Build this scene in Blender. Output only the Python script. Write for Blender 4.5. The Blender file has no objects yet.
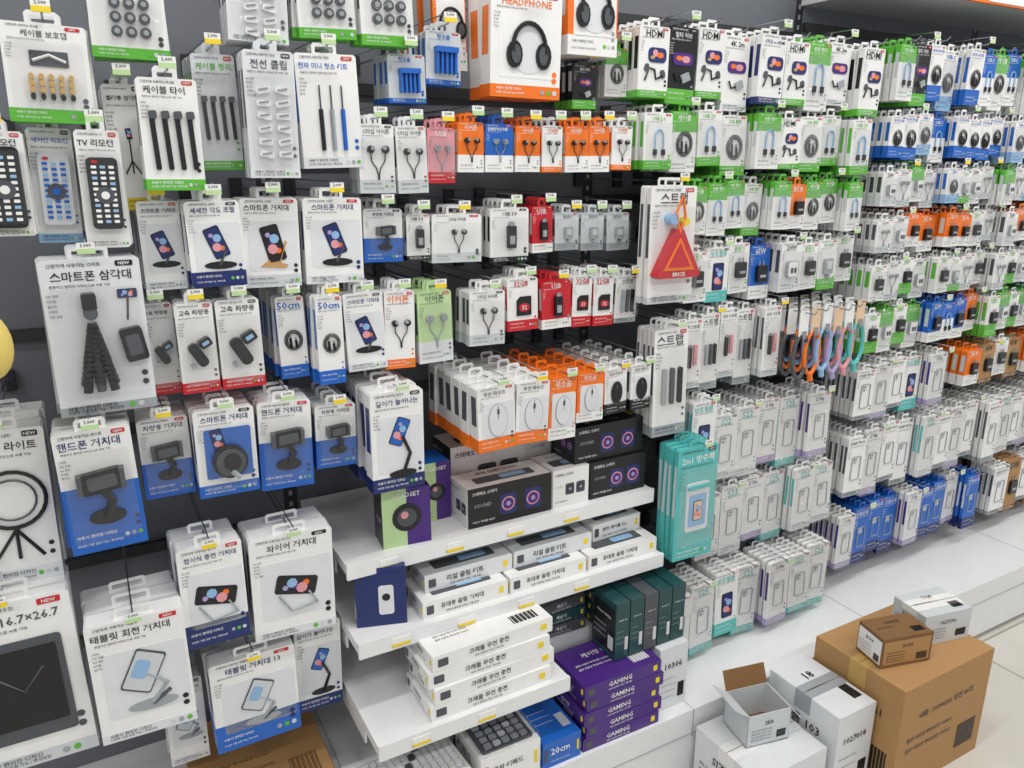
import bpy, math, random
from mathutils import Matrix, Vector
random.seed(7)
WALL=1.75
# ---------------------------------------------------------------- materials
def lin(h):
    r=[int(h[i:i+2],16)/255 for i in (0,2,4)]
    return tuple(((c+.055)/1.055)**2.4 if c>.04045 else c/12.92 for c in r)
MATS={}
def mk(key,hexc,rough=.4,metal=0,emit=0,noise=.03):
    m=bpy.data.materials.new('mat_'+key); m.use_nodes=True
    nt=m.node_tree; p=nt.nodes['Principled BSDF']
    c=lin(hexc); p.inputs['Roughness'].default_value=rough; p.inputs['Metallic'].default_value=metal
    tc=nt.nodes.new('ShaderNodeTexCoord'); n=nt.nodes.new('ShaderNodeTexNoise'); n.inputs['Scale'].default_value=35
    r=nt.nodes.new('ShaderNodeMixRGB'); r.blend_type='MIX'
    r.inputs[1].default_value=(*[x*(1-noise*2) for x in c],1); r.inputs[2].default_value=(*[min(1,x*(1+noise)) for x in c],1)
    nt.links.new(tc.outputs['Object'],n.inputs['Vector']); nt.links.new(n.outputs['Fac'],r.inputs[0]); nt.links.new(r.outputs[0],p.inputs['Base Color'])
    if emit: p.inputs['Emission Color'].default_value=(*c,1); p.inputs['Emission Strength'].default_value=emit
    MATS[key]=m
for k,h,ro in [('W','ebebea',.3),('W2','dcdfe2',.3),('K','17181b',.3),('G','5fb53c',.35),('B','1d62bd',.35),('N','1c2c68',.35),('R','c5222e',.35),
  ('O','ee761e',.35),('Y','ecd02c',.5),('T','58bdba',.35),('P','48267c',.35),('S','9da3a8',.3),('D','4c5056',.4),('L','cacfd2',.35),
  ('C','ae8656',.75),('CD','7d5a35',.8),('GD','c4a05c',.4),('PK','dd98a0',.4),('LB','8fb6dc',.35),('WD','c39662',.55),('VG','1f4648',.3),('SK','e3c3a4',.5),('LG','bcd8a0',.4),('PU','ab9cc8',.4),('PY','e3cb70',.8)]:
    mk(k,h,ro)
mk('MT','b8bcc0',.25,1); mk('PANEL','6e7279',.6); mk('RAIL','2a2c30',.45); mk('SHELF','e6e7e8',.3); mk('WALLP','d0d0ce',.7)
mk('LAMP','ffffff',.5,emit=5); mk('CEIL','dcdcda',.8)
def clear(key,scale,strength,base,gain):
    m=bpy.data.materials.new('clear_plastic_'+key); m.use_nodes=True; nt=m.node_tree; nt.nodes.clear()
    o=nt.nodes.new('ShaderNodeOutputMaterial'); mx=nt.nodes.new('ShaderNodeMixShader'); t=nt.nodes.new('ShaderNodeBsdfTransparent'); g=nt.nodes.new('ShaderNodeBsdfGlossy')
    t.inputs['Color'].default_value=(1,1,1,1); g.inputs['Roughness'].default_value=.14
    f=nt.nodes.new('ShaderNodeFresnel'); f.inputs['IOR'].default_value=1.45; a=nt.nodes.new('ShaderNodeMath'); a.operation='MULTIPLY_ADD'; a.inputs[1].default_value=gain; a.inputs[2].default_value=base
    n=nt.nodes.new('ShaderNodeTexNoise'); n.inputs['Scale'].default_value=scale; n.inputs['Distortion'].default_value=1.5; b=nt.nodes.new('ShaderNodeBump'); b.inputs['Strength'].default_value=strength; b.inputs['Distance'].default_value=.01
    tc=nt.nodes.new('ShaderNodeTexCoord'); nt.links.new(tc.outputs['Object'],n.inputs['Vector']); nt.links.new(n.outputs['Fac'],b.inputs['Height'])
    nt.links.new(b.outputs[0],g.inputs['Normal']); nt.links.new(f.outputs[0],a.inputs[0]); nt.links.new(a.outputs[0],mx.inputs[0])
    nt.links.new(t.outputs[0],mx.inputs[1]); nt.links.new(g.outputs[0],mx.inputs[2]); nt.links.new(mx.outputs[0],o.inputs['Surface']); MATS[key]=m
clear('CL',16,.5,.05,.12); clear('CB',45,.9,.06,.1)
def floor_mat():
    m=bpy.data.materials.new('floor_tile'); m.use_nodes=True; nt=m.node_tree; p=nt.nodes['Principled BSDF']; p.inputs['Roughness'].default_value=.22
    tc=nt.nodes.new('ShaderNodeTexCoord'); b=nt.nodes.new('ShaderNodeTexBrick'); b.offset=0; b.inputs['Scale'].default_value=1
    b.inputs['Color1'].default_value=(*lin('d6d3cb'),1); b.inputs['Color2'].default_value=(*lin('d0ccc3'),1); b.inputs['Mortar'].default_value=(*lin('a5a198'),1)
    b.inputs['Mortar Size'].default_value=.004; b.inputs['Brick Width'].default_value=.6; b.inputs['Row Height'].default_value=.6
    n=nt.nodes.new('ShaderNodeTexNoise'); n.inputs['Scale'].default_value=6; x=nt.nodes.new('ShaderNodeMixRGB'); x.blend_type='MULTIPLY'; x.inputs[0].default_value=.15
    nt.links.new(tc.outputs['Object'],b.inputs['Vector']); nt.links.new(tc.outputs['Object'],n.inputs['Vector'])
    nt.links.new(b.outputs['Color'],x.inputs[1]); nt.links.new(n.outputs['Fac'],x.inputs[2]); nt.links.new(x.outputs[0],p.inputs['Base Color']); MATS['FLOOR']=m
floor_mat()
# ---------------------------------------------------------------- text cache
TX={}
def text_mesh(s):
    if s in TX: return TX[s]
    c=bpy.data.curves.new('t','FONT'); c.body=s; c.size=1; c.resolution_u=1; c.align_x='LEFT'; c.offset=.012
    o=bpy.data.objects.new('t',c); bpy.context.scene.collection.objects.link(o)
    dg=bpy.context.evaluated_depsgraph_get(); me=o.evaluated_get(dg).to_mesh()
    vs=[(v.co.x,v.co.y) for v in me.vertices]; fs=[tuple(p.vertices) for p in me.polygons]
    o.evaluated_get(dg).to_mesh_clear(); bpy.data.objects.remove(o); bpy.data.curves.remove(c)
    if vs:
        x0=min(v[0] for v in vs);x1=max(v[0] for v in vs);y0=min(v[1] for v in vs);y1=max(v[1] for v in vs)
    else: x0=x1=y0=y1=0
    TX[s]=(vs,fs,x0,x1,y0,y1); return TX[s]
# ---------------------------------------------------------------- builder
class B:
    def __init__(s): s.v=[];s.f=[];s.m=[];s.T=Matrix.Identity(4)
    def add(s,vs,fs,mat):
        o=len(s.v); s.v+=[tuple(s.T@Vector(v)) for v in vs]; s.f+=[tuple(i+o for i in f) for f in fs]; s.m+=[mat]*len(fs)
    def prism(s,pts,y0,y1,mat,bot=None):
        n=len(pts); vs=[(p[0],y0,p[1]) for p in pts]+[(p[0],y1,p[1]) for p in pts]
        fs=[tuple(range(n)),tuple(range(2*n-1,n-1,-1))]+[(i,i+n,(i+1)%n+n,(i+1)%n) for i in range(n)]
        s.add(vs,fs,mat)
    def box(s,x0,x1,y0,y1,z0,z1,mat): s.prism([(x0,z0),(x1,z0),(x1,z1),(x0,z1)],y0,y1,mat)
    def rr(s,cx,cz,w,h,r,y0,y1,mat,rot=0,seg=3):
        s.prism(rrpts(cx,cz,w,h,r,rot,seg),y0,y1,mat)
    def frame(s,cx,cz,w,h,r,t,y0,y1,mat,rot=0,seg=3):
        a=rrpts(cx,cz,w,h,r,rot,seg); b=rrpts(cx,cz,w-2*t,h-2*t,max(r-t,r*.3),rot,seg); n=len(a)
        vs=[(p[0],y0,p[1]) for p in a]+[(p[0],y0,p[1]) for p in b]+[(p[0],y1,p[1]) for p in a]+[(p[0],y1,p[1]) for p in b]
        fs=[]
        for i in range(n):
            j=(i+1)%n; fs+=[(i,j,j+n,i+n),(i,i+2*n,j+2*n,j),(i+n,j+n,j+3*n,i+3*n)]
        s.add(vs,fs,mat)
    def disc(s,cx,cz,r,y0,y1,mat,seg=14,rz=None):
        rz=rz or r; s.prism([(cx+r*math.cos(2*math.pi*i/seg),cz+rz*math.sin(2*math.pi*i/seg)) for i in range(seg)],y0,y1,mat)
    def tube(s,pts,r,mat,seg=5):
        P=[Vector(p) for p in pts]; vs=[]
        for i,p in enumerate(P):
            d=(P[min(i+1,len(P)-1)]-P[max(i-1,0)]); d=d.normalized() if d.length>0 else Vector((0,1,0))
            a=Vector((0,1,0)) if abs(d.y)<.8 else Vector((1,0,0)); u=d.cross(a).normalized(); w=d.cross(u)
            vs+=[tuple(p+u*r*math.cos(2*math.pi*k/seg)+w*r*math.sin(2*math.pi*k/seg)) for k in range(seg)]
        fs=[(i*seg+k,i*seg+(k+1)%seg,(i+1)*seg+(k+1)%seg,(i+1)*seg+k) for i in range(len(P)-1) for k in range(seg)]
        fs+=[tuple(range(seg-1,-1,-1)),tuple((len(P)-1)*seg+k for k in range(seg))]
        s.add(vs,fs,mat)
    def sph(s,c,r,mat,n=20,m=12):
        vs=[];fs=[]
        for j in range(m+1):
            t=math.pi*j/m
            for i in range(n):
                a=2*math.pi*i/n; vs.append((c[0]+r[0]*math.sin(t)*math.cos(a),c[1]+r[1]*math.sin(t)*math.sin(a),c[2]+r[2]*math.cos(t)))
        for j in range(m):
            for i in range(n): fs.append((j*n+i,(j+1)*n+i,(j+1)*n+(i+1)%n,j*n+(i+1)%n))
        s.add(vs,fs,mat)
    def text(s,t,cx,cz,h,mw,y,mat,al='c'):
        vs,fs,x0,x1,y0,y1=text_mesh(t)
        if not vs: return
        k=min(h/max(y1-y0,.3),mw/max(x1-x0,.1)); ox={'c':(x0+x1)/2,'l':x0}[al]
        s.add([(cx+(a-ox)*k,y,cz+(b-(y0+y1)/2)*k) for a,b in vs],fs,mat)
    def mesh(s,name):
        me=bpy.data.meshes.new(name); me.from_pydata(s.v,[],s.f)
        ks=sorted(set(s.m)); ix={k:i for i,k in enumerate(ks)}
        for k in ks: me.materials.append(MATS[k])
        me.polygons.foreach_set('material_index',[ix[k] for k in s.m]); me.update(); return me
    def obj(s,name,loc=(0,0,0),rz=0):
        return link(name,s.mesh(name),loc,rz)
def link(name,me,loc,rz=0):
    o=bpy.data.objects.new(name,me); o.location=loc; o.rotation_euler=(0,0,rz); bpy.context.scene.collection.objects.link(o); return o
def rrpts(cx,cz,w,h,r,rot=0,seg=3):
    r=min(r,w/2,h/2); out=[]; c,sn=math.cos(rot),math.sin(rot)
    for sx,sz,a0 in ((1,1,0),(-1,1,90),(-1,-1,180),(1,-1,270)):
        for k in range(seg+1):
            a=math.radians(a0+90*k/seg); x=sx*(w/2-r)+r*math.cos(a); z=sz*(h/2-r)+r*math.sin(a); out.append((cx+x*c-z*sn,cz+x*sn+z*c))
    return out
# ---------------------------------------------------------------- printed / real product icons
def arc(cx,cz,r,a0,a1,n,y,rz=None):
    rz=rz or r; return [(cx+r*math.cos(math.radians(a0+(a1-a0)*i/n)),y,cz+rz*math.sin(math.radians(a0+(a1-a0)*i/n))) for i in range(n+1)]
def i_phone(b,x,z,s,e,rot=0,scr='N'):
    b.rr(x,z,.5*s,s,.07*s,-e-.001,0,'K',rot); b.rr(x,z,.44*s,.93*s,.05*s,-e-.0016,-e,scr,rot)
    for dx,dz,r,c in ((-.06,-.14,.14,'PK'),(.06,.12,.13,'LB'),(-.02,.02,.09,'P'),(.08,-.22,.08,'O'),(-.08,.26,.07,'PU')):
        cx=dx*math.cos(rot)-dz*math.sin(rot); cz=dx*math.sin(rot)+dz*math.cos(rot)
        b.disc(x+cx*s,z+cz*s,r*s,-e-.0018-r*.002,-e,c,8)
def i_pstand(b,x,z,s,e):
    b.disc(x+.02*s,z-.42*s,.36*s,-e-.001,0,'K',14,.09*s); b.tube([(x,-e,z-.42*s),(x+.16*s,-e,z-.1*s),(x+.02*s,-e,z+.08*s)],.03*s,'D')
    i_phone(b,x-.02*s,z+.1*s,.72*s,e,.35)
def i_pstand2(b,x,z,s,e):
    b.prism([(x-.3*s,z-.45*s),(x+.25*s,z-.5*s),(x+.3*s,z-.42*s),(x-.1*s,z-.3*s)],-e-.001,0,'WD'); b.tube([(x+.1*s,-e,z-.45*s),(x+.28*s,-e,z+.1*s)],.025*s,'WD')
    i_phone(b,x,z+.05*s,.8*s,e,.25,'K')
def i_tab(b,x,z,s,e):
    b.disc(x+.05*s,z-.42*s,.34*s,-e-.001,0,'S',14,.09*s); b.tube([(x+.05*s,-e,z-.42*s),(x+.3*s,-e,z-.25*s)],.03*s,'D'); b.tube([(x+.05*s,-e,z-.4*s),(x+.27*s,-e,z-.12*s),(x+.02*s,-e,z+.1*s)],.035*s,'S')
    b.rr(x-.02*s,z+.15*s,.42*s,.66*s,.04*s,-e-.002,0,'D',-.45); b.rr(x-.02*s,z+.15*s,.38*s,.6*s,.03*s,-e-.003,-e,'L',-.45); b.rr(x-.05*s,z+.2*s,.2*s,.3*s,.05*s,-e-.0035,-e,'LB',-.45)
def i_wire(b,x,z,s,e):
    i_phone(b,x,z+.05*s,.7*s,e,1.35,'K'); b.tube([(x-.3*s,-e-.002,z-.1*s),(x-.1*s,-e-.002,z-.42*s),(x+.35*s,-e-.002,z-.35*s),(x+.2*s,-e-.002,z-.1*s)],.02*s,'S')
def i_mount(b,x,z,s,e):
    b.disc(x,z-.36*s,.26*s,-e-.006,0,'K',14,.12*s); b.tube([(x,-e-.004,z-.36*s),(x+.1*s,-e-.008,z-.1*s),(x-.02*s,-e-.008,z+.12*s)],.07*s,'K',7)
    b.rr(x,z+.24*s,.6*s,.34*s,.06*s,-e-.012,0,'K',.1); b.rr(x,z+.24*s,.4*s,.2*s,.04*s,-e-.015,-e,'D',.1); b.box(x-.34*s,x-.27*s,-e-.018,0,z+.08*s,z+.38*s,'D'); b.box(x+.25*s,x+.32*s,-e-.018,0,z+.1*s,z+.42*s,'D')
def i_cable(b,x,z,s,e,c='K'):
    for r in (.34,.29,.24): b.tube(arc(x,z,r*s,0,360,14,-e-.0015,r*s*1.15),.018*s,c,4)
    b.tube([(x-.1*s,-e-.002,z-.3*s),(x-.12*s,-e-.002,z+.1*s)],.05*s,c,4); b.tube([(x+.1*s,-e-.002,z-.3*s),(x+.08*s,-e-.002,z)],.05*s,c,4)
    b.rr(x-.12*s,z+.16*s,.07*s,.1*s,.01,-e-.003,0,'MT'); b.rr(x+.08*s,z+.06*s,.06*s,.1*s,.01,-e-.003,0,'MT')
def i_wcable(b,x,z,s,e): i_cable(b,x,z,s,e,'D')
def i_ucable(b,x,z,s,e,c='LB'):
    b.tube([(x-.18*s,-e-.002,z-.3*s)]+arc(x,z+.2*s,.18*s,180,0,8,-e-.002,.25*s)+[(x+.18*s,-e-.002,z-.3*s)],.03*s,c,5)
    for q in (-1,1): b.rr(x+q*.18*s,z-.32*s,.12*s,.2*s,.02*s,-e-.005,0,'K'); b.rr(x+q*.18*s,z-.46*s,.07*s,.1*s,.005,-e-.004,0,'MT')
def i_hdmi(b,x,z,s,e):
    b.rr(x+.08*s,z+.25*s,.66*s,.4*s,.01,-e-.0008,0,'N'); b.disc(x+.18*s,z+.25*s,.13*s,-e-.0014,0,'O',8,.08*s); b.disc(x,z+.3*s,.1*s,-e-.0013,0,'PK',8); b.disc(x-.1*s,z+.18*s,.08*s,-e-.0015,0,'GD',8,.05*s)
    b.tube([(x-.35*s,-e-.001,z-.45*s),(x-.2*s,-e-.001,z-.1*s),(x,-e-.001,z-.15*s),(x+.05*s,-e-.001,z-.4*s),(x+.3*s,-e-.001,z-.3*s)],.035*s,'K',4)
    b.rr(x+.3*s,z-.25*s,.16*s,.24*s,.01,-e-.002,0,'D',.3); b.rr(x-.3*s,z-.1*s,.14*s,.22*s,.01,-e-.002,0,'D',-.3)
def i_conv(b,x,z,s,e):
    b.rr(x,z+.25*s,.74*s,.34*s,.01,-e-.0008,0,'P'); b.disc(x+.1*s,z+.25*s,.16*s,-e-.0014,0,'PK',8,.1*s); b.disc(x-.15*s,z+.27*s,.12*s,-e-.0013,0,'O',8,.07*s)
    b.rr(x+.12*s,z-.25*s,.3*s,.24*s,.03*s,-e-.004,0,'S',.4); b.tube([(x+.02*s,-e-.002,z-.3*s),(x-.2*s,-e-.002,z-.35*s),(x-.3*s,-e-.002,z-.15*s)],.03*s,'K',4)
def i_ear(b,x,z,s,e,c='K'):
    for q in (-1,1):
        b.tube([(x+q*.22*s,-e-.002,z+.25*s),(x+q*.2*s,-e-.001,z),(x+q*.06*s,-e-.001,z-.2*s),(x,-e-.001,z-.45*s)],.018*s,c,4)
        b.disc(x+q*.22*s,z+.32*s,.11*s,-e-.006,0,c,10); b.disc(x+q*.18*s,z+.36*s,.06*s,-e-.009,0,'S',8)
    b.rr(x,z-.45*s,.05*s,.16*s,.01,-e-.003,0,c)
def i_wear(b,x,z,s,e): i_ear(b,x,z,s,e,'S')
def i_mouse(b,x,z,s,e,c='W2'):
    b.disc(x,z,.31*s,-e-.001,0,'S',18,.5*s); b.disc(x,z,.29*s,-e-.002,0,c,18,.48*s); b.box(x-.005*s,x+.005*s,-e-.0026,0,z+.05*s,z+.45*s,'D'); b.rr(x,z+.26*s,.07*s,.16*s,.02*s,-e-.003,0,'D')
def i_bmouse(b,x,z,s,e): i_mouse(b,x,z,s,e,'K')
def i_remote(b,x,z,s,e,c='K',k='W'):
    b.rr(x,z,.5*s,1.25*s,.08*s,-e-.012,0,c); b.rr(x-.12*s,z+.55*s,.1*s,.05*s,.02,-e-.014,0,'R')
    for r in range(11):
        for q in (-1,0,1): b.rr(x+q*.14*s,z+.46*s-r*.095*s,.085*s,.05*s,.01*s,-e-.014,0,k if (r*3+q)%5 else 'LB')
    b.disc(x,z-.03*s,.15*s,-e-.0145,0,'D',14); b.disc(x,z-.03*s,.07*s,-e-.0155,0,k,12)
def i_wremote(b,x,z,s,e): i_remote(b,x,z,s,e,'W2','B')
def i_tripod(b,x,z,s,e,full=True):
    for q,c in ((-.25,'K'),(0,'D'),(.25,'K')): b.tube([(x-.1*s,-e-.01,z+.25*s),(x-.1*s+q*.4*s,-e-.012,z-.2*s),(x-.1*s+q*s*.6,-e-.012,z-.6*s)],.055*s,c,7)
    for k in range(12): 
        for q in (-.4,0,.4): b.disc(x-.1*s+q*k*.035*s,z+.2*s-k*.062*s,.062*s,-e-.022,0,'K',10,.018*s)
    b.disc(x-.1*s,z+.38*s,.08*s,-e-.02,0,'D'); b.rr(x-.1*s,z+.52*s,.16*s,.2*s,.03*s,-e-.02,0,'K')
    if full: b.rr(x+.33*s,z-.05*s,.26*s,.42*s,.04*s,-e-.015,0,'K',.15); b.rr(x+.33*s,z-.05*s,.16*s,.26*s,.03*s,-e-.018,0,'D',.15); b.tube([(x+.3*s,-e-.001,z+.25*s),(x+.34*s,-e-.001,z+.6*s)],.012*s,'D',4); i_phone(b,x+.33*s,z+.58*s,.22*s,e,1.57)
def i_stick(b,x,z,s,e):
    b.tube([(x,-e-.001,z-.3*s),(x,-e-.001,z+.45*s)],.02*s,'K'); i_phone(b,x,z+.5*s,.3*s,e,.1)
    for q in (-1,0,1): b.tube([(x,-e-.001,z-.25*s),(x+q*.2*s,-e-.001,z-.6*s)],.02*s,'K')
def i_head(b,x,z,s,e):
    b.disc(x,z,.46*s,-e-.0008,0,'W2',18); b.tube(arc(x,z,.36*s,-10,190,14,-e-.004,.46*s),.045*s,'K',6)
    for q in (-1,1): b.disc(x+q*.32*s,z-.12*s,.17*s,-e-.005,0,'K',14,.25*s); b.disc(x+q*.3*s,z-.12*s,.1*s,-e-.007,0,'D',12,.17*s)
def i_case(b,x,z,s,e):
    b.frame(x,z,.52*s,s,.09*s,.025*s,-e-.002,0,'S'); b.rr(x-.1*s,z+.33*s,.24*s,.26*s,.05*s,-e-.0015,0,'L')
    for q in (0,1): b.disc(x-.15*s+q*.1*s,z+.38*s,.035*s,-e-.002,0,'D',8)
    b.disc(x-.12*s,z+.27*s,.035*s,-e-.002,0,'D',8)
def i_strap(b,x,z,s,e,c='K'):
    b.rr(x-.15*s,z,.17*s,1.0*s,.04*s,-e-.005,0,c); b.rr(x+.15*s,z+.05*s,.17*s,.9*s,.04*s,-e-.005,0,'PK'); b.rr(x-.15*s,z+.45*s,.2*s,.08*s,.01,-e-.008,0,'MT')
    for k in range(5): b.disc(x+.15*s,z-.3*s+k*.08*s,.02*s,-e-.0055,0,'K',6)
def i_straps(b,x,z,s,e):
    for q in range(4): 
        xx=x-.33*s+q*.22*s; b.rr(xx,z-.1*s,.09*s,.95*s,.03*s,-e-.004,0,'K',.04); b.rr(xx,z+.42*s,.14*s,.14*s,.03*s,-e-.006,0,'D',.1)
def i_dots(b,x,z,s,e,c='GD'):
    for r in range(4):
        for q in range(5): b.disc(x-.36*s+q*.18*s,z-.4*s+r*.13*s,.05*s,-e-.008,0,c if r else 'K',8,.065*s)
    b.rr(x,z+.35*s,.7*s,.3*s,.02*s,-e-.001,0,'D'); b.tube([(x-.3*s,-e-.003,z+.3*s),(x,-e-.003,z+.42*s),(x+.3*s,-e-.003,z+.3*s)],.03*s,'W',4)
def i_kdots(b,x,z,s,e):
    for r in range(3):
        for q in range(3): b.disc(x-.3*s+q*.3*s,z-.34*s+r*.3*s,.12*s,-e-.006,0,'D',12); b.disc(x-.3*s+q*.3*s,z-.34*s+r*.3*s,.06*s,-e-.008,0,'S',10)
def i_clips(b,x,z,s,e):
    for r in range(6):
        for q in range(2): b.rr(x-.2*s+q*.4*s,z-.72*s+r*.26*s,.3*s,.13*s,.04*s,-e-.008,0,'W',.2*((r+q)%3-1)); b.tube([(x-.3*s+q*.4*s,-e-.009,z-.72*s+r*.26*s),(x-.1*s+q*.4*s,-e-.009,z-.68*s+r*.26*s)],.02*s,'S',4)
def i_tools(b,x,z,s,e):
    for q,c in ((-.2,'K'),(0,'S'),(.2,'B')): b.tube([(x+q*s,-e-.002,z-.6*s),(x+q*s,-e-.002,z+.1*s)],.04*s,c); b.tube([(x+q*s,-e-.002,z+.1*s),(x+q*s,-e-.002,z+.5*s)],.015*s,'D',4)
def i_chg(b,x,z,s,e):
    b.rr(x-.05*s,z-.1*s,.3*s,.75*s,.12*s,-e-.012,0,'K',.5); b.rr(x+.16*s,z+.26*s,.36*s,.26*s,.06*s,-e-.016,0,'K',.5); b.rr(x+.16*s,z+.26*s,.2*s,.1*s,.02*s,-e-.018,0,'LB',.5); b.rr(x-.22*s,z-.42*s,.12*s,.12*s,.03*s,-e-.013,0,'MT',.5)
def i_plug(b,x,z,s,e):
    b.rr(x,z,.5*s,.62*s,.08*s,-e-.01,0,'K'); b.rr(x,z-.08*s,.3*s,.1*s,.02*s,-e-.012,0,'S'); b.tube([(x-.1*s,-e-.004,z+.3*s),(x-.1*s,-e-.004,z+.48*s)],.03*s,'MT'); b.tube([(x+.1*s,-e-.004,z+.3*s),(x+.1*s,-e-.004,z+.48*s)],.03*s,'MT')
def i_wplug(b,x,z,s,e):
    b.rr(x,z,.55*s,.6*s,.1*s,-e-.01,0,'W'); b.frame(x,z,.56*s,.61*s,.1*s,.02*s,-e-.0104,0,'S'); b.rr(x-.08*s,z-.05*s,.1*s,.2*s,.02*s,-e-.012,0,'D'); b.rr(x+.1*s,z-.05*s,.1*s,.2*s,.02*s,-e-.012,0,'D')
def i_sd(b,x,z,s,e):
    b.prism([(x-.3*s,z-.35*s),(x+.3*s,z-.35*s),(x+.3*s,z+.35*s),(x-.15*s,z+.35*s),(x-.3*s,z+.2*s)],-e-.002,0,'K'); b.rr(x,z-.05*s,.44*s,.3*s,.01,-e-.003,0,'R'); b.text('32',x,z-.05*s,.16*s,.3*s,-e-.0034,'W')
def i_reader(b,x,z,s,e): b.rr(x,z,.34*s,.8*s,.05*s,-e-.008,0,'K'); b.rr(x,z+.46*s,.22*s,.2*s,.01,-e-.007,0,'MT'); b.rr(x,z-.1*s,.2*s,.3*s,.02*s,-e-.009,0,'S')
def i_card(b,x,z,s,e): b.rr(x,z,.5*s,.6*s,.06*s,-e-.006,0,'S'); b.rr(x,z+.05*s,.3*s,.3*s,.02*s,-e-.008,0,'L'); b.rr(x,z-.4*s,.2*s,.16*s,.01,-e-.006,0,'MT')
def i_round(b,x,z,s,e):
    b.rr(x,z+.05*s,.95*s,1.1*s,.05*s,-e-.0008,0,'B'); i_phone(b,x-.2*s,z+.35*s,.5*s,e,.2)
    b.disc(x,z-.12*s,.36*s,-e-.014,0,'K',20); b.disc(x,z-.12*s,.3*s,-e-.018,0,'D',20); b.disc(x+.03*s,z-.1*s,.18*s,-e-.022,0,'K',16); b.tube([(x,-e-.02,z-.3*s),(x+.15*s,-e-.024,z-.46*s)],.06*s,'S')
def i_ringl(b,x,z,s,e):
    b.tube(arc(x,z+.2*s,.42*s,0,360,24,-e-.002),.03*s,'K',5); b.tube(arc(x,z+.2*s,.3*s,0,360,20,-e-.002),.015*s,'D',4)
    for q in (-1,0,1): b.tube([(x,-e-.001,z-.25*s),(x+q*.3*s,-e-.001,z-.7*s)],.025*s,'K')
def i_lamp(b,x,z,s,e):
    b.disc(x+.05*s,z-.6*s,.28*s,-e-.002,0,'K',14,.08*s); b.tube([(x+.05*s,-e-.002,z-.6*s),(x+.2*s,-e-.002,z-.2*s),(x+.05*s,-e-.002,z+.15*s)],.035*s,'K'); i_phone(b,x,z+.25*s,.55*s,e,-.4,'B')
def i_tri(b,x,z,s,e):
    t=[(x-.52*s,z-.46*s),(x-.46*s,z-.52*s),(x+.46*s,z-.52*s),(x+.52*s,z-.46*s),(x+.07*s,z+.37*s),(x-.07*s,z+.37*s)]; b.prism(t,-e-.022,0,'R')
    b.prism([(x-.36*s,z-.38*s),(x+.36*s,z-.38*s),(x,z+.22*s)],-e-.024,0,'O'); b.prism([(x-.26*s,z-.32*s),(x+.26*s,z-.32*s),(x,z+.12*s)],-e-.025,0,'R'); b.text('BRICK',x,z-.45*s,.08*s,.5*s,-e-.0246,'W')
    b.tube([(x,-.02,z+.3*s),(x-.12*s,-.022,z+.65*s),(x+.02*s,-.022,z+.95*s),(x+.1*s,-.022,z+.6*s),(x,-.02,z+.3*s)],.03*s,'O'); b.disc(x-.15*s,z+.55*s,.1*s,-.024,0,'LB'); b.disc(x+.12*s,z+.5*s,.08*s,-.024,0,'Y')
def i_pouch(b,x,z,s,e):
    b.rr(x,z,.6*s,1.1*s,.06*s,-e-.003,0,'W2'); b.rr(x,z-.08*s,.46*s,.72*s,.04*s,-e-.004,0,'LB'); i_phone(b,x,z-.08*s,.45*s,e+.004,0,'SK'); b.box(x-.28*s,x+.28*s,-e-.008,0,z+.42*s,z+.5*s,'T')
def i_comb(b,x,z,s,e):
    for k in range(5): b.box(x-.42*s+k*.19*s,x-.32*s+k*.19*s,-e-.012,0,z-.5*s,z+.4*s,'B')
    b.box(x-.44*s,x+.46*s,-e-.016,0,z+.25*s,z+.45*s,'B')
def i_board(b,x,z,s,e): b.rr(x,z,.8*s,1.15*s,.04*s,-e-.002,0,'D'); b.rr(x,z+.03*s,.68*s,.9*s,.02*s,-e-.003,0,'K'); b.tube([(x-.2*s,-e-.004,z+.2*s),(x,-e-.004,z),(x+.2*s,-e-.004,z+.25*s)],.012*s,'D',4)
def i_slim(b,x,z,s,e):
    for q in range(3): b.rr(x-.25*s+q*.25*s,z,.12*s,.95*s,.05*s,-e-.006,0,('S','D','K')[q])
IC={k[2:]:v for k,v in list(globals().items()) if k.startswith('i_')}
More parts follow.
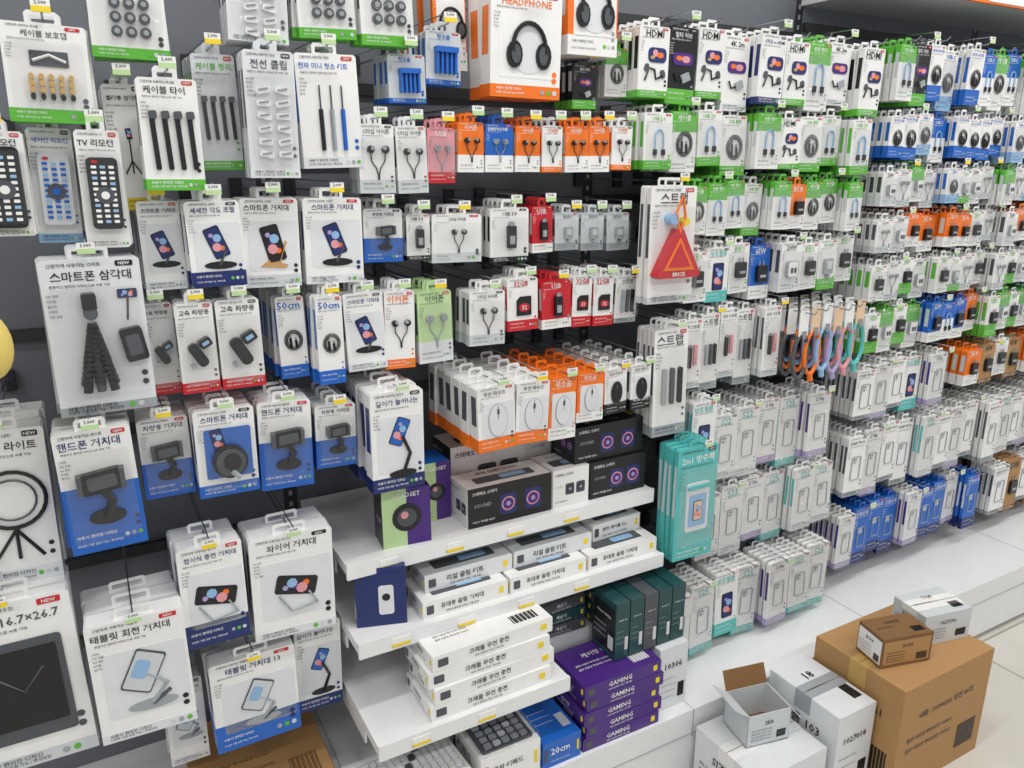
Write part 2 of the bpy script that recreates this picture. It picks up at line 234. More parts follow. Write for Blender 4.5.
# ---------------------------------------------------------------- pack styles
# key: name, base, band, bandfrac, title, title colour, icon, thickness, blister
S={
'bead':('cable_protector_pack','W','G',.14,'케이블 보호캡','D','dots',.012,1),
'mag':('magnet_pack','W','G',.12,'자석 9P','K','kdots',.012,1),
'stick':('selfie_stick_box','W','Y',.1,'셀카봉 삼각대','K','stick',.03,0),
'tie':('cable_tie_pack','W','G',.1,'케이블 타이','K','straps',.012,0),
'vel':('velcro_tie_pack','W2','G',.08,'케이블 정리','G','straps',.02,1),
'clip':('cable_clip_pack','W2','W2',.06,'전선 클립','D','clips',.02,1),
'tool':('screwdriver_set_box','W','W2',.1,'전자 미니 청소 키트','B','tools',.016,0),
'comb':('cleaning_comb','L','B',.1,'청소솔','B','comb',.02,0),
'rem':('remote_control_pack','W','W',.05,'TV 리모컨','K','remote',.02,1),
'wrem':('remote_control_pack','W','LB',.08,'에어컨 리모컨','B','wremote',.02,1),
'pst':('phone_stand_box','W','W2',.1,'스마트폰 거치대','N','pstand',.022,0),
'pstb':('phone_stand_box','W','N',.18,'세세한 각도 조절','N','pstand',.022,0),
'pstw':('phone_stand_box','W','L',.14,'스마트폰 거치대','K','pstand2',.022,0),
'tab':('tablet_stand_box','W','W2',.08,'태블릿 회전 거치대','K','tab',.045,0),
'tabb':('tablet_stand_box','W','B',.3,'태블릿 거치대 13','N','tab',.05,0),
'tabn':('tablet_stand_box','W','N',.24,'접이식 충전 거치대','N','wire',.05,0),
'wire':('wire_stand_box','W','W2',.08,'와이어 거치대','K','wire',.05,0),
'mnt':('car_phone_mount_pack','W','B',.55,'핸드폰 거치대','N','mount',.03,1),
'mnt2':('car_phone_mount_pack','W','B',.45,'차량용 거치대','D','mount',.03,1),
'rnd':('wireless_charger_pack','W','B',.14,'스마트폰 거치대','N','round',.03,1),
'trip':('mini_tripod_blister','W2','S',.06,'스마트폰 삼각대','K','tripod',.02,1),
'chg':('car_charger_pack','W','R',.12,'고속 차량용','K','chg',.02,1),
'cab':('cable_box','W','B',.16,'50cm','B','cable',.02,0),
'ear':('earphone_box','W','O',.12,'이어폰','O','ear',.018,0),
'earo':('earphone_box','O','W',.35,'이어폰','W','ear',.018,0),
'earb':('earphone_box','B','W',.35,'EARPHONE','W','wear',.018,0),
'earg':('earphone_pack','LG','W2',.3,'이어폰','D','wear',.018,1),
'earr':('earphone_pack','PK','R',.2,'USB','W','wear',.018,1),
'earc':('earphone_pack','W','L',.2,'C타입 이어폰','D','ear',.018,1),
'head':('headphone_box','W','O',.12,'HEADPHONE','O','head',.05,0),
'org':('speaker_box','O','W',.2,'HEADSET','W','head',.06,0),
'usb':('usb_hub_pack','W','K',.1,'USB 3.0','K','reader',.014,1),
'usr':('memory_card_pack','R','W',.2,'USB','W','reader',.012,0),
'sdg':('card_reader_pack','L','S',.2,'리더기','D','card',.012,1),
'sd':('memory_card_pack','W','R',.2,'32GB','R','sd',.01,0),
'tri':('phone_charm_pack','W','L',.06,'스트랩','D','tri',.015,1),
'mou':('mouse_box','W','O',.2,'무선 마우스','D','mouse',.035,0),
'mouo':('mouse_box','O','W',.2,'무소음','W','mouse',.035,0),
'mouk':('mouse_box','W','K',.24,'무선 마우스','D','bmouse',.035,0),
'lamp':('phone_stand_box','W','N',.14,'길이가 늘어나는','N','lamp',.035,0),
'ringl':('ring_light_box','W','W2',.1,'LED 링 라이트','K','ringl',.05,0),
'brd':('lcd_writing_board_box','W','L',.08,'지우는 16.7×26.7','D','board',.03,0),
'hdmi':('hdmi_cable_box','W','G',.1,'HDMI','K','hdmi',.02,0),
'hdm2':('hdmi_cable_box','W','W2',.1,'4K 2m','K','conv',.02,0),
'hdm3':('hdmi_cable_box','W','N',.1,'C타입 to HDMI','N','hdmi',.02,0),
'hdm4':('usb_hub_pack','K','G',.2,'멀티 허브','W','conv',.02,0),
'cbg':('usb_cable_pack','W','G',.16,'고속 충전','G','wcable',.016,1),
'cbu':('usb_cable_pack','W','G',.16,'USB 2.0','G','ucable',.016,1),
'cbt':('usb_cable_pack','G','W',.66,'케이블','W','cable',.016,1),
'cbtu':('usb_cable_pack','G','W',.68,'변환 젠더','W','ucable',.016,1),
'cbtp':('charger_pack','G','W',.6,'고속 충전기','W','wplug',.016,1),
'cbb':('usb_cable_pack','W','B',.28,'데이터 케이블','B','cable',.016,0),
'cbb2':('usb_cable_pack','B','W',.55,'USB-C','W','ucable',.016,0),
'cbl':('usb_cable_pack','W','LB',.25,'USB-C','B','wcable',.016,1),
'plug':('charger_pack','W','W',.16,'충전기','G','plug',.022,1),
'plgo':('charger_pack','O','W',.3,'멀티 탭','W','plug',.022,0),
'plgg':('charger_pack','W','G',.3,'어댑터','G','plug',.02,0),
'plgb':('charger_pack','B','W',.25,'65W','W','plug',.02,0),
'plgw':('charger_pack','W','W2',.3,'20W','D','wplug',.02,1),
'wch':('wireless_charger_pack','W','L',.2,'무선 충전','D','wear',.018,1),
'wchg':('wireless_charger_pack','W','G',.22,'무선 충전','G','card',.018,1),
'strp':('watch_strap_pack','W','L',.1,'워치 스트랩','D','strap',.012,1),
'slim':('phone_grip_pack','W','S',.1,'스트랩','D','slim',.012,1),
'cas':('phone_case_pack','W','W2',.12,'S22','T','case',.013,2),
'cas3':('phone_case_pack','W','W2',.12,'S23','T','case',.013,2),
'cas5':('phone_case_pack','W','T',.1,'S25','T','case',.013,2),
'casf':('phone_case_pack','W','PU',.1,'Z Flip','P','case',.013,2),
'case':('phone_case_pack','W','S',.08,'휴대폰 케이스','D','case',.013,0),
'filb':('screen_protector_pack','B','N',.2,'강화유리','W','case',.012,0),
'film':('screen_protector_pack','W','T',.2,'보호필름','T','phone',.012,0),
'pou':('waterproof_pouch_pack','T','T',.1,'2in1 방수팩','W','pouch',.014,1),
'brn':('power_strip_box','C','CD',.1,'멀티탭','K','plug',.03,0),
}
def art(b,w,h,st,var):
    nm,base,band,bf,title,tc,icon,d,bl=st
    dk='W' if base in ('K','N','B','G','O','R','P') else 'D'
    big=len(title)<=4
    b.text(title,0 if var else -.05*w,-.105*h,.10*h if big else .07*h,.8*w,-.0009,tc)
    b.text('간편하게 사용하는 '+title[:3],-.42*w,-.035*h,.026*h,.55*w,-.0009,dk,'l')
    b.text('튼튼하고 편리한 디자인으로 사용 가능',-.42*w,-.165*h,.02*h,.8*w,-.0009,dk,'l')
    b.rr(.34*w,-.035*h,.18*w,.035*h,.002,-.0008,0,'R' if (tc!='R' and var!=2) else 'K'); b.text('NEW',.34*w,-.035*h,.02*h,.14*w,-.0012,'W')
    s=min(.95*w,.52*h)
    if icon in('remote','wremote'): s=min(1.4*w,.62*h)
    if icon in('pstand','pstand2','tab','wire','lamp','mouse','bmouse','head'): b.rr(.04*w,-.53*h,.86*w,.56*h,.006,-.0006,0,'W2' if icon!='head' else 'W')
    IC[icon](b,.03*w,-.53*h,s,.0008)
    for k in range(5): b.text(('강력한','각도 조절','360 회전','미끄럼','접이식')[(k+var)%5],-.46*w,(-.22-.032*k)*h,.017*h,.22*w,-.0014,dk,'l')
    hb=max(bf,.07); bt={'W':'D','W2':'D','L':'D','LB':'N','Y':'K','T':'W','C':'K','S':'K','PK':'K'}.get(band,'W')
    hb=min(hb,.2)
    b.text('사용이 편리한 디자인',-.42*w,-h+.7*hb*h,.03*h,.6*w,-.0016,bt,'l')
    b.text('다양한 기종 호환 가능 / 주의사항',-.42*w,-h+.35*hb*h,.022*h,.6*w,-.0016,bt,'l')
    for k in range(3): b.disc(.24*w+k*.09*w,-h+.5*hb*h,.032*w,-.0015,0,('L','S','G')[(k+var)%3],8)
    for k in range(2): b.disc(.41*w,(-.76-.06*k)*h,.035*w,-.0012,0,tc if tc!='W' else 'S',8)
CACHE={}
def pack_mesh(key,w,h,n,Y,var,tag=True):
    ck=(key,round(w,3),round(h,3),n,round(Y,2),var,tag)
    if ck in CACHE: return CACHE[ck]
    st=S[key]; nm,base,band,bf,title,tc,icon,d,bl=st; rg=random.Random(len(key)*101+var*17+n+int(w*1e4)); b=B()
    room=WALL-.03-Y; pitch=min(d+.006,room/max(n,1)); dd=min(d,pitch*.85); th=.022
    for k in range(n):
        b.T=Matrix.Translation((rg.uniform(-.0025,.0025),k*pitch,0))@Matrix.Rotation(rg.uniform(-.04,.04),4,'Z')@Matrix.Rotation(rg.uniform(-.03,.03),4,'Y')@Matrix.Rotation(rg.uniform(-.02,.02)*(k==0),4,'X')
        b.rr(0,-h/2,w,h,.004,0,dd,base,seg=1)
        b.frame(0,.007,w*.4,th,.004,.006,dd*.3,dd*.3+.0012,base if base!='K' else 'D',seg=1)
        if bf>.05: b.box(-w/2-.0003,w/2+.0003,-.0006,dd+.0003,-h-.0002,-h+bf*h,band)
        b.box(-w/2-.0004,-w/2,dd*.2,dd*.8,-h*.6,-h*.15,tc if tc not in ('W',) else 'L')
        if bl==2: b.rr(0,-.5*h,w*1.03,h*1.04,.006,-.004,-.0035,'CB',seg=1)
        if k==0:
            art(b,w,h,st,var)
            if bl==1: b.rr(0,-.53*h,w*.88,h*.7,.008,-.026 if icon in('tri','tripod','mount','round','chg') else -.014,-.0018,'CL')
    b.T=Matrix.Identity(4)
    zt=.010; y1=WALL-Y
    b.tube([(0,y1,zt),(0,-.022,zt),(0,-.03,zt+.008)],.002,'MT',6); b.box(-.012,.012,y1-.016,y1,zt-.02,zt+.02,'RAIL')
    if tag:
        b.box(-.0125,.0125,-.034,-.032,zt+.001,zt+.018,'W'); b.box(-.0125,.0125,-.0345,-.032,zt+.001,zt+.009,'Y' if var%2 else 'LG'); b.text(('5,000','2,000','3,000')[var%3],0,zt+.0135,.006,.021,-.0344,'K')
        b.tube([(0,y1,zt+.019),(0,-.033,zt+.019)],.0012,'MT',5)
    me=b.mesh(nm); CACHE[ck]=me; return me
cnt=[0]
def hang(key,X,Z,w,h,n=3,Y=1.42,tag=True):
    cnt[0]+=1
    return link(S[key][0],pack_mesh(key,w,h,n,Y,cnt[0]%3,tag),(X,Y,Z))
# ---------------------------------------------------------------- planogram of the near bays: key, x, z(top), width, height in mm ; stack ; peg reach
TAB='''bead -6 1749 112 139 3 1.42;mag 108 1838 108 130 3 1.42;clip 307 1889 98 144 3 1.42;mag 418 1895 100 136 3 1.42;mag 530 1900 100 146 3 1.42;comb 571 1745 74 85 3 1.44;comb 650 1790 72 95 3 1.44
stick 91 1673 60 197 3 1.46;tie 150 1678 88 169 3 1.38;vel 232 1727 70 187 4 1.46;clip 310 1728 82 201 3 1.38;tool 413 1734 110 191 5 1.42;rem -90 1597 68 154 3 1.42;wrem -22 1604 62 177 3 1.46;rem 42 1600 62 179 3 1.40
pst 118 1490 66 148 4 1.44;pstb 200 1490 88 143 4 1.40;pstw 300 1492 100 156 3 1.42;pst 412 1490 108 155 3 1.42;mnt2 514 1467 79 101 4 1.44;usb 586 1455 49 90 3 1.44;earc 673 1452 112 96 3 1.44;usb 791 1461 91 112 5 1.44;usr 873 1463 50 98 4 1.44
sdg 938 1447 62 80 4 1.44;sdg 1005 1445 60 82 4 1.44;sdg 1072 1443 60 83 4 1.44;tri 1165 1503 128 260 2 1.36
earc 500 1620 68 123 3 1.42;earc 569 1618 61 122 3 1.42;earr 632 1616 58 102 3 1.42;earo 695 1628 56 94 5 1.42;earb 758 1626 62 92 4 1.42;earo 823 1624 58 90 6 1.42;ear 882 1625 49 92 5 1.42;earo 942 1626 58 93 6 1.42;earo 1002 1628 52 95 6 1.42;ear 1060 1629 54 92 5 1.42
org 690 1905 70 176 3 1.5;head 812 1867 155 192 2 1.40;org 975 1951 124 186 2 1.42;cbt 1068 1790 58 98 4 1.46;hdm4 985 1752 60 88 3 1.46
trip 5 1407 142 251 3 1.38;chg 98 1317 48 165 3 1.46;chg 156 1320 62 159 4 1.41;chg 226 1321 74 161 4 1.41;cab 325 1313 52 157 6 1.44;cab 386 1315 50 170 6 1.40;pst 458 1312 78 152 3 1.42;ear 533 1310 62 156 4 1.42;earg 608 1304 75 147 4 1.42
earc 729 1295 83 115 3 1.42;sd 814 1316 74 113 5 1.42;usr 896 1304 75 105 4 1.42;sd 967 1310 51 114 6 1.42;sd 1024 1306 53 113 6 1.42;slim 1090 1301 62 108 4 1.42
ringl -161 1132 125 276 3 1.44;mnt -27 1135 114 214 3 1.36;mnt2 85 1114 84 151 3 1.44;rnd 182 1127 104 164 3 1.40;mnt 293 1122 98 174 3 1.41;mnt2 392 1098 80 129 4 1.42;lamp 498 1125 110 206 4 1.36
mou 694 1118 86 138 6 1.32;mou 784 1116 78 135 6 1.32;mouo 870 1108 70 140 6 1.34;mouo 955 1103 72 114 5 1.36;mouk 1042 1096 64 108 6 1.38;mouk 1112 1097 58 110 6 1.38;slim 1200 1174 100 266 4 1.38
tabn 128 878 114 202 2 1.38;wire 277 865 158 220 2 1.38;tab -8 793 156 237 3 1.34;tabb 185 613 165 203 2 1.40;tab 60 535 75 200 2 1.5;lamp 326 618 98 208 3 1.44;brd -194 855 191 320 3 1.38
pou 1255 885 125 300 4 1.32;film 1345 965 80 190 4 1.4'''
for l in TAB.replace('\n',';').split(';'):
    k,X,Z,w,h,n,Y=l.split(); hang(k,int(X)/1000,int(Z)/1000,int(w)/1000,int(h)/1000,int(n),float(Y))
# ---------------------------------------------------------------- dense bays on the right
def row(z,x0,x1,w,h,keys,n=5,Y=1.42,gap=.008):
    ks=keys.split(); i=0; x=x0+w/2; 
    while x+w/2<=x1+.001:
        hang(ks[i%len(ks)],x,z+((i*37)%5-2)*.003,w*(1-((i*31)%3)*.03),h*(1+((i*53)%5-2)*.035),n,Y+((i*29)%4)*.01,i%3==1); x+=w+gap; i+=1
A,E=1.20,1.91
row(1.84,1.10,E,.082,.155,'hdmi hdm4 hdmi hdm2 hdm3 hdmi cbtu hdm2 hdmi')
row(1.665,1.12,E,.078,.13,'cbu cbt cbu cbg cbtu hdmi cbg cbu')
row(1.505,1.26,E,.062,.12,'cbt cbtu cbtu cbg cbtu plgo cbt cbt cbtu')
row(1.35,1.26,E,.074,.13,'plug film plug plgb plgw plug wchg')
row(1.185,1.27,1.62,.062,.19,'strp slim strp slim strp',4)
row(.915,1.40,E,.083,.195,'cas cas casf cas5 casf',7)
row(.69,1.36,E,.085,.2,'cas3 cas3 casf cas5 cas',7)
row(.45,1.22,E,.086,.2,'cas5 cas5 film cas5 casf',6,1.36)
Fx=1.96
row(1.86,Fx,3.6,.07,.15,'cbtu hdm4 cbb cbl cbb cbb2 cbt cbb2')
row(1.68,Fx,3.6,.066,.115,'cbb cbb cbl cbb2 cbb cbb',7)
row(1.535,Fx,3.6,.064,.10,'plgw wch cbtp wch cbl wchg',7)
row(1.405,Fx,3.6,.07,.10,'wch plgw plgo plgo plgo plgo plug',7)
row(1.275,Fx,3.6,.068,.11,'plug wch plgg plgw plug wchg wch',7)
row(1.135,Fx,3.6,.068,.125,'plgg cbtp plgg cbtp plgb cbb2 plgb plgo',7)
row(.965,Fx,2.45,.08,.165,'case casf case film casf',7); row(.965,2.5,3.6,.085,.13,'plgo brn plug brn',4)
row(.755,Fx,3.6,.082,.21,'case casf case case cas',9)
row(.49,Fx,2.75,.076,.19,'casf filb filb filb casf filb filb',7); row(.49,2.8,3.6,.09,.2,'case brn',5)
for i,(c,x) in enumerate((('D',1.655),('O',1.70),('LB',1.745),('PU',1.79),('PK',1.835),('T',1.88))):
    b=B(); y1=WALL-1.38
    b.tube([(0,y1,0),(0,-.03,0),(0,-.036,.008)],.0022,'MT'); b.rr(0,-.03,.034,.07,.003,0,.002,'SK' if i%2 else 'W'); b.tube(arc(0,-.12,.028,90,450,18,.004,.06),.006,c,7); b.rr(0,-.06,.014,.022,.003,-.005,.01,'MT'); b.tube([(0,.004,-.18),(.005,.004,-.2)],.008,c,7)
    for k in range(1,5): b.rr(0,-.03,.034,.07,.003,k*.04,k*.04+.002,'W'); b.tube(arc(0,-.12,.028,90,450,14,k*.04+.006,.06),.006,c,6)
    b.obj('phone_lanyard',(x,1.38,1.17+.006*(i%3)))
# ---------------------------------------------------------------- fixture
EDG=(-1.4,-.53,.36,1.20,1.935,2.8,3.7,4.6)
for x0,x1 in zip(EDG,EDG[1:]):
    b=B(); b.box(x0+.016,x1-.016,WALL,WALL+.02,.221,2.2,'PANEL'); b.obj('gondola_back_panel')
for x in EDG:
    b=B(); b.box(x-.015,x+.015,WALL,WALL+.03,.221,2.3,'RAIL')
    for k in range(70): b.box(x-.004,x+.004,WALL-.0005,WALL+.001,.25+k*.028,.262+k*.028,'S')
    b.obj('gondola_upright')
b=B()
for x0,x1,zs in ((-1.4,-.53,(1.74,1.31,.9)),(-.53,.36,(1.95,1.56,1.22,1.0,.72,.53)),(.36,1.2,(1.7,1.55,1.37,1.95,1.0)),(1.2,1.935,(1.9,1.73,1.6,1.45,1.25,.98,.75,.5)),(1.935,3.7,(1.93,1.75,1.6,1.47,1.34,1.2,1.03,.84,.56))):
    for z in zs: b.box(x0+.017,x1-.017,WALL-.012,WALL-.0005,z-.004,z+.02,'RAIL')
b.obj('hook_rail_set')
b=B()
b.box(-1.4,4.8,1.22,WALL+.03,.19,.22,'SHELF'); b.box(-1.4,4.8,1.215,1.24,.02,.2205,'SHELF'); b.box(-1.4,4.8,1.213,1.216,.15,.152,'S')
for x in (.36,1.2,1.935,2.8,3.7): b.box(x-.001,x+.001,1.2135,WALL,.14,.2207,'S')
b.obj('gondola_base_deck')
for (z,y0,x1) in ((.77,1.38,1.165),(.615,1.33,1.165),(.44,1.235,.83)):
    b=B(); b.box(.38,x1,y0,WALL-.013,z-.022,z,'SHELF'); b.box(.38,x1,y0-.008,y0,z-.032,z+.003,'SHELF')
    for x in (.385,x1-.01): b.box(x,x+.004,y0+.1,WALL-.001,z-.07,z-.022,'SHELF')
    for k in range(int((x1-.4)/.16)): b.box(.45+k*.15,.49+k*.15,y0-.0095,y0-.008,z-.026,z-.006,'W'); b.box(.45+k*.15,.49+k*.15,y0-.0098,y0-.008,z-.026,z-.019,'Y')
    b.obj('shelf_board')
b=B(); b.box(1.94,4.6,1.42,WALL,1.995,2.01,'SHELF'); b.box(1.94,4.6,1.41,1.42,1.98,2.012,'O'); b.box(1.94,4.6,1.45,WALL-.1,2.01,2.12,'W')
for k in range(9): b.box(2.0+k*.3,2.2+k*.3,1.408,1.41,1.985,2.006,'W')
b.obj('top_sign_shelf')
# ---------------------------------------------------------------- cartons
def carton(name,x0,x1,y0,y1,z0,z1,base,front=None,side=None,top=None,rz=0,tape=None):
    b=B(); w,d,h=x1-x0,y1-y0,z1-z0
    b.rr(0,h/2,w,h,.0015,0,d,base,seg=1)
    if front: b.T=Matrix.Translation((0,0,h)); front(b,w,h)
    if side: b.T=Matrix.Translation((-w/2,d/2,h))@Matrix.Rotation(-math.pi/2,4,'Z'); side(b,d,h)
    b.T=Matrix.Identity(4)
    if top: b.T=Matrix.Translation((0,d,h))@Matrix.Rotation(-math.pi/2,4,'X'); top(b,w,d)
    b.T=Matrix.Identity(4)
    if tape: b.box(-w/2-.0005,w/2+.0005,d/2-.025,d/2+.025,h*.8,h+.0006,tape); b.box(-w/2,w/2,d/2-.001,d/2+.001,h,h+.0008,'CD')
    return b.obj(name,((x0+x1)/2,y0,z0),rz)
def lab(t,c='K',n=4,bc=None):
    def f(b,w,h):
        if bc: b.box(-.46*w,.46*w,-.0006,0,-.9*h,-.12*h,bc)
        b.text(t,0,-.3*h,.12*h,.6*w,-.0012,c)
        for k in range(n): b.text('품명 사용상 주의사항 103062',-.4*w,-.5*h-.1*h*k,.05*h,.5*w,-.0012,c,'l')
        for k in range(12): b.box(.2*w+k*.018*w,.2*w+k*.018*w+.007*w*(1+k%2),-.0012,0,-.85*h,-.62*h,c)
    return f
def spk(dark=True):
    def f(b,w,h):
        b.box(-.5*w,.5*w,-.0006,0,-h,0,'K' if dark else 'W'); s=min(h*.24,w*.13)
        for q in (-1,1):
            b.rr(.12*w+q*.15*w,-.55*h,s*1.9,s*2.2,.3*s,-.001,0,'D' if not dark else 'N'); b.disc(.12*w+q*.15*w,-.55*h,s*.75,-.0016,0,'PK' if dark else 'K',16); b.disc(.12*w+q*.15*w,-.55*h,s*.6,-.002,0,'P' if dark else 'D',14); b.disc(.12*w+q*.15*w,-.55*h,s*.25,-.0024,0,'PU',10)
        b.text('스테레오 스피커',-.45*w,-.14*h,.09*h,.5*w,-.002,'W' if dark else 'K','l'); b.text('USB 5V 파워풀 사운드',-.45*w,-.85*h,.06*h,.35*w,-.002,'W' if dark else 'K','l')
        b.text('SOUND',-.33*w,-.45*h,.1*h,.2*w,-.002,'S','c')
    return f
def win(b,w,h):
    b.text('슬림 선풍기 5,000',0,-.2*h,.2*h,.5*w,-.001,'K'); b.rr(0,-.62*h,.7*w,.35*h,.004,-.001,0,'D'); b.rr(.1*w,-.62*h,.3*w,.2*h,.004,-.0015,0,'LB')
def txt(t,c='K'):
    def f(b,w,h): b.text(t,-.05*w,-.4*h,.36*h,.5*w,-.001,c); b.text('사용이 편리한 디자인 기종 호환',-.05*w,-.78*h,.14*h,.5*w,-.001,c); b.rr(.42*w,-.5*h,.05*w,.4*h,.002,-.001,0,'Y'); b.rr(-.42*w,-.5*h,.08*w,.5*h,.002,-.001,0,'D')
    return f
def keys(b,w,h):
    b.rr(0,-.5*h,.92*w,.8*h,.005,-.004,0,'L')
    for r in range(5):
        for q in range(14): b.rr(-.42*w+q*.0645*w,-.2*h-r*.15*h,.052*w,.11*h,.002,-.008,0,'W' if (q+r)%9 else 'D',seg=1)
def calc(b,w,h):
    b.rr(0,-.5*h,.85*w,.85*h,.006,-.004,0,'D'); b.rr(0,-.2*h,.7*w,.18*h,.003,-.006,0,'K')
    for r in range(4):
        for q in range(5): b.rr(-.3*w+q*.15*w,-.4*h-r*.14*h,.11*w,.09*h,.002,-.008,0,'S' if (r+q)%4 else 'L',seg=1)
    b.rr(0,-.5*h,.99*w,.99*h,.004,-.014,-.001,'CB')
def hp(b,w,h):
    b.box(-.5*w,0,-.0005,0,-h,0,'LG'); b.box(0,.5*w,-.0005,0,-h,0,'P'); b.disc(0,-.5*h,.3*w,-.002,0,'K',18); b.disc(0,-.5*h,.2*w,-.003,0,'D',16); b.disc(-.05*w,-.45*h,.08*w,-.004,0,'PK',12)
    b.text('HEADSET',0,-.1*h,.08*h,.7*w,-.003,'W')
def folio(b,w,h):
    b.rr(0,-.5*h,.8*w,.8*h,.006,-.001,0,'N'); b.rr(.1*w,-.55*h,.3*w,.5*h,.006,-.002,0,'W2'); b.disc(.1*w,-.5*h,.08*w,-.003,0,'K')
z=.77
carton('headset_box',.47,.575,1.40,1.47,z,z+.13,'K',hp,spk(True),None,-.1)
carton('headset_box',.59,.66,1.48,1.56,z,z+.14,'B',hp,lab('SOUND','W'))
carton('speaker_box',.665,.88,1.40,1.49,z,z+.095,'W',spk(True),spk(False),win)
carton('speaker_box',.68,.88,1.52,1.62,z,z+.15,'W',spk(False),spk(True),win)
carton('speaker_box',.885,.985,1.40,1.50,z,z+.095,'W',spk(False),lab('SPEAKER'),win)
carton('speaker_box',.99,1.155,1.40,1.50,z,z+.095,'K',spk(True),spk(True),txt('SPEAKER','W'))
carton('speaker_box',.95,1.15,1.41,1.50,z+.096,z+.185,'K',spk(True),spk(True),txt('STEREO','W'))
carton('speaker_box',.885,1.10,1.53,1.63,z,z+.2,'W2',spk(False),spk(False),win)
z=.615
carton('tablet_folio_box',.395,.50,1.37,1.41,z,z+.135,'N',folio,lab('COVER','W'),None,-.3)
for i in range(3):
    for j in range(2):
        carton('handheld_fan_box',.53+i*.212,.735+i*.212,1.345+j*.11,1.445+j*.11,z,z+.04,'W',txt('휴대용 슬림 거치대'),txt('5,000'),win)
    if i<2: carton('handheld_fan_box',.55+i*.22,.765+i*.22,1.38,1.48,z+.041,z+.08,'W2',txt('리얼 슬림 키트'),txt('5,000'),win)
carton('handheld_fan_box',1.0,1.15,1.40,1.50,z+.041,z+.085,'W',txt('충전 케이블 5m'),txt('3,000'),win,.05)
z=.44
for k in range(4): carton('wireless_charger_box',.50+.01*(k%2),.79+.012*(k%2),1.245+.004*k,1.38,z+k*.037,z+.036+k*.037,'W',txt('크래들 무선 충전'),txt('거치대'),lab('무선 충전 거치대','K',2),.03*(k%2))
z=.22
carton('shipping_carton',.86,1.165,1.385,1.55,z,z+.21,'W2',lab('10306'),lab('18'),None)
for q in range(2):
    for k in range(3): carton('calculator_pack',.85+q*.15,.98+q*.15,1.39,1.53,z+.211+k*.032,z+.24+k*.032,'VG' if k%2 else 'D',txt('계산기','W'),txt('계산기','W'),calc,.05*(k-1))
for k in range(5): carton('gaming_mouse_box',.87+.008*(k%2),1.092+.008*(k%2),1.225,1.37,z+k*.036,z+.035+k*.036,'P',txt('GAMING','W'),txt('게이밍','W'),lab('게이밍 마우스','W',2),.015*(k%3-1))
carton('shipping_carton',1.11,1.20,1.25,1.375,z,z+.18,'W2',lab('10306'),lab('18'),None)
for k in range(5): carton('screen_cleaner_box',.985+k*.043,1.025+k*.043,1.27,1.365,z+.182,z+.335,'VG' if k!=2 else 'D',lab('화면보호 키트','W',3),lab('화면보호 강화필름','W',3,'K'))
carton('keyboard_box',.35,.60,1.225,1.42,z,z+.035,'W',txt('무선 키보드'),txt('키보드'),keys)
carton('keyboard_box',.34,.59,1.23,1.38,z+.036,z+.07,'W',txt('무선 키보드'),txt('키보드'),keys,.06)
carton('number_pad_box',.605,.755,1.23,1.38,z,z+.09,'W',txt('숫자 키패드'),txt('키패드'),calc)
carton('laptop_stand_box',.76,.862,1.225,1.42,z,z+.07,'B',txt('20cm','W'),txt('노트북','W'),lab('20cm 거치대','W',3))
carton('cardboard_tray',.05,.335,1.35,1.7,z,z+.05,'WD',lab('취급주의'),None,lab('BOX','CD',2))
carton('shipping_carton',1.60,1.97,.92,1.185,0,.32,'C',lab('내품 : 10306261 충전 36개',n=2),lab('품번 10306261',n=3),None,0,'GD')
carton('shipping_carton',1.62,1.77,.99,1.08,.321,.405,'CD',lab('20 EA',bc='C'),lab('BOX',bc='W'),lab('30 PCS',n=1),-.25)
carton('shipping_carton',1.80,1.955,1.0,1.11,.321,.41,'L',lab('10272701'),lab('36 PCS'),lab('TOP',n=1),-.2,'W')
carton('shipping_carton',1.20,1.43,.99,1.2,0,.18,'W2',lab('1027016'),lab('SIZE M'),None,0,'W')
carton('shipping_carton',1.45,1.585,.98,1.2,0,.26,'W2',lab('1027018'),lab('상품 103'),lab('18',n=1),0,'S')
b=B(); w,d,h=.12,.1,.09
b.box(-w/2,w/2,0,.002,0,h,'L'); b.box(-w/2,w/2,d-.002,d,0,h,'L'); b.box(-w/2,-w/2+.002,0,d,0,h,'L'); b.box(w/2-.002,w/2,0,d,0,h,'L'); b.box(-w/2,w/2,0,d,0,.003,'CD')
b.T=Matrix.Translation((-w/2,0,h))@Matrix.Rotation(math.radians(35),4,'Y'); b.box(-.05,0,0,d,-.001,.001,'L'); b.T=Matrix.Translation((w/2,0,h))@Matrix.Rotation(math.radians(50),4,'Y'); b.box(0,.05,0,d,-.001,.001,'L')
b.T=Matrix.Translation((0,d,h))@Matrix.Rotation(math.radians(-25),4,'X'); b.box(-w/2,w/2,-.001,.001,0,.05,'CD'); b.T=Matrix.Translation((0,0,h)); lab('2EA')(b,w,h)
b.obj('open_carton',(1.31,1.07,.181),-.2)
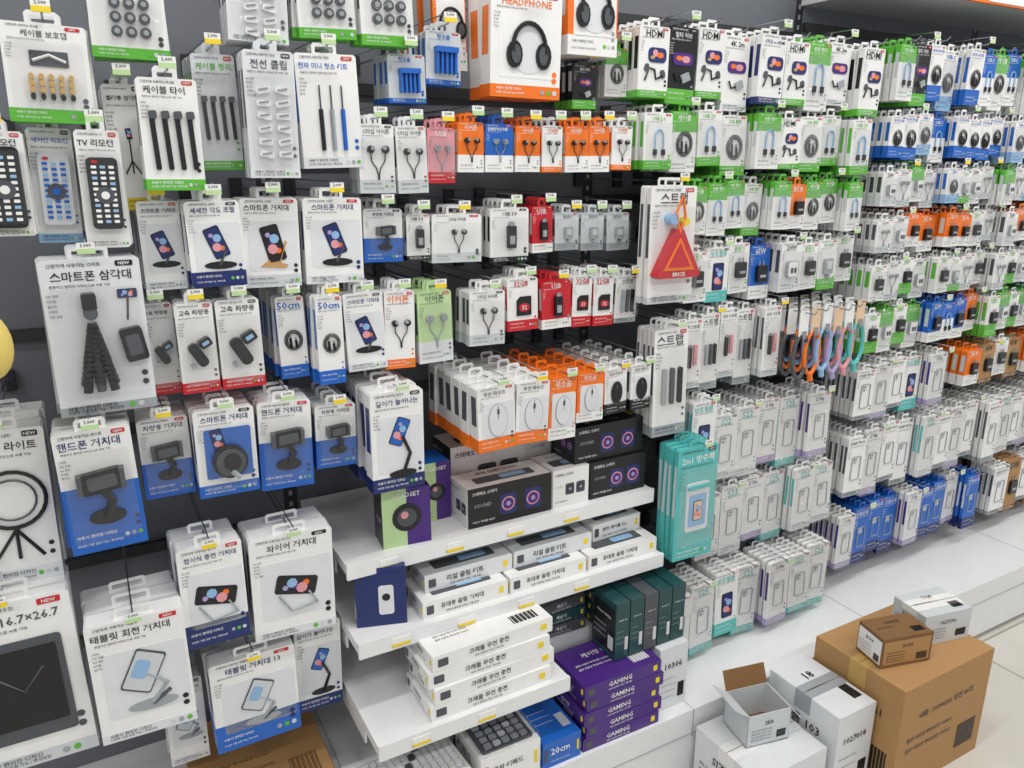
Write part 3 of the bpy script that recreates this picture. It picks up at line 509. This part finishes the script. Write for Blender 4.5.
# plush
b=B(); b.sph((0,0,0),(.07,.06,.07),'PY'); b.sph((0,0,-.11),(.08,.07,.08),'PY'); b.sph((.05,0,.085),(.022,.018,.05),'PY'); b.sph((-.05,0,.085),(.022,.018,.05),'PY'); b.sph((.085,-.02,-.08),(.03,.03,.05),'PY'); b.sph((.025,-.055,.01),(.008,.006,.01),'K',8,6); b.sph((-.025,-.055,.01),(.008,.006,.01),'K',8,6); b.sph((0,-.06,-.015),(.012,.01,.008),'K',8,6)
b.tube([(0,0,.06),(0,.1,.13),(0,WALL-1.34,.13)],.002,'MT'); o=b.obj('plush_toy',(-.222,1.34,1.375)); o.data.shade_smooth()
# ---------------------------------------------------------------- room
b=B(); b.box(-4,7,-4,1.9,-.05,0,'FLOOR'); b.obj('floor')
b=B(); b.box(-4,7,1.86,1.96,0,3,'WALLP'); b.obj('wall_back')
b=B(); b.box(-4,7,-4,1.96,3,3.05,'CEIL'); b.obj('ceiling')
for x in (-1.4,.6,2.6,4.4):
    for y in (-.9,.75):
        b=B(); b.box(-.6,.6,-.09,.09,0,.05,'W'); b.box(-.58,.58,-.07,.07,-.006,0,'LAMP'); b.obj('ceiling_lamp',(x,y,2.95))
        L=bpy.data.lights.new('tube_light','AREA'); L.shape='RECTANGLE'; L.size=1.16; L.size_y=.14; L.energy=14.5; L.color=(1,.985,.96)
        o=bpy.data.objects.new('tube_light',L); o.location=(x,y,2.935); bpy.context.scene.collection.objects.link(o)
w=bpy.data.worlds.new('w'); bpy.context.scene.world=w; w.use_nodes=True; w.node_tree.nodes['Background'].inputs[0].default_value=(.97,.985,1,1); w.node_tree.nodes['Background'].inputs[1].default_value=.62
c=bpy.data.cameras.new('camera'); c.lens=27; c.sensor_width=36; o=bpy.data.objects.new('camera',c); o.location=(0,0,1.55); o.rotation_euler=(math.radians(74),0,math.radians(-29)); c.clip_start=.02
bpy.context.scene.collection.objects.link(o); bpy.context.scene.camera=o
bpy.context.scene.view_settings.view_transform='Standard'
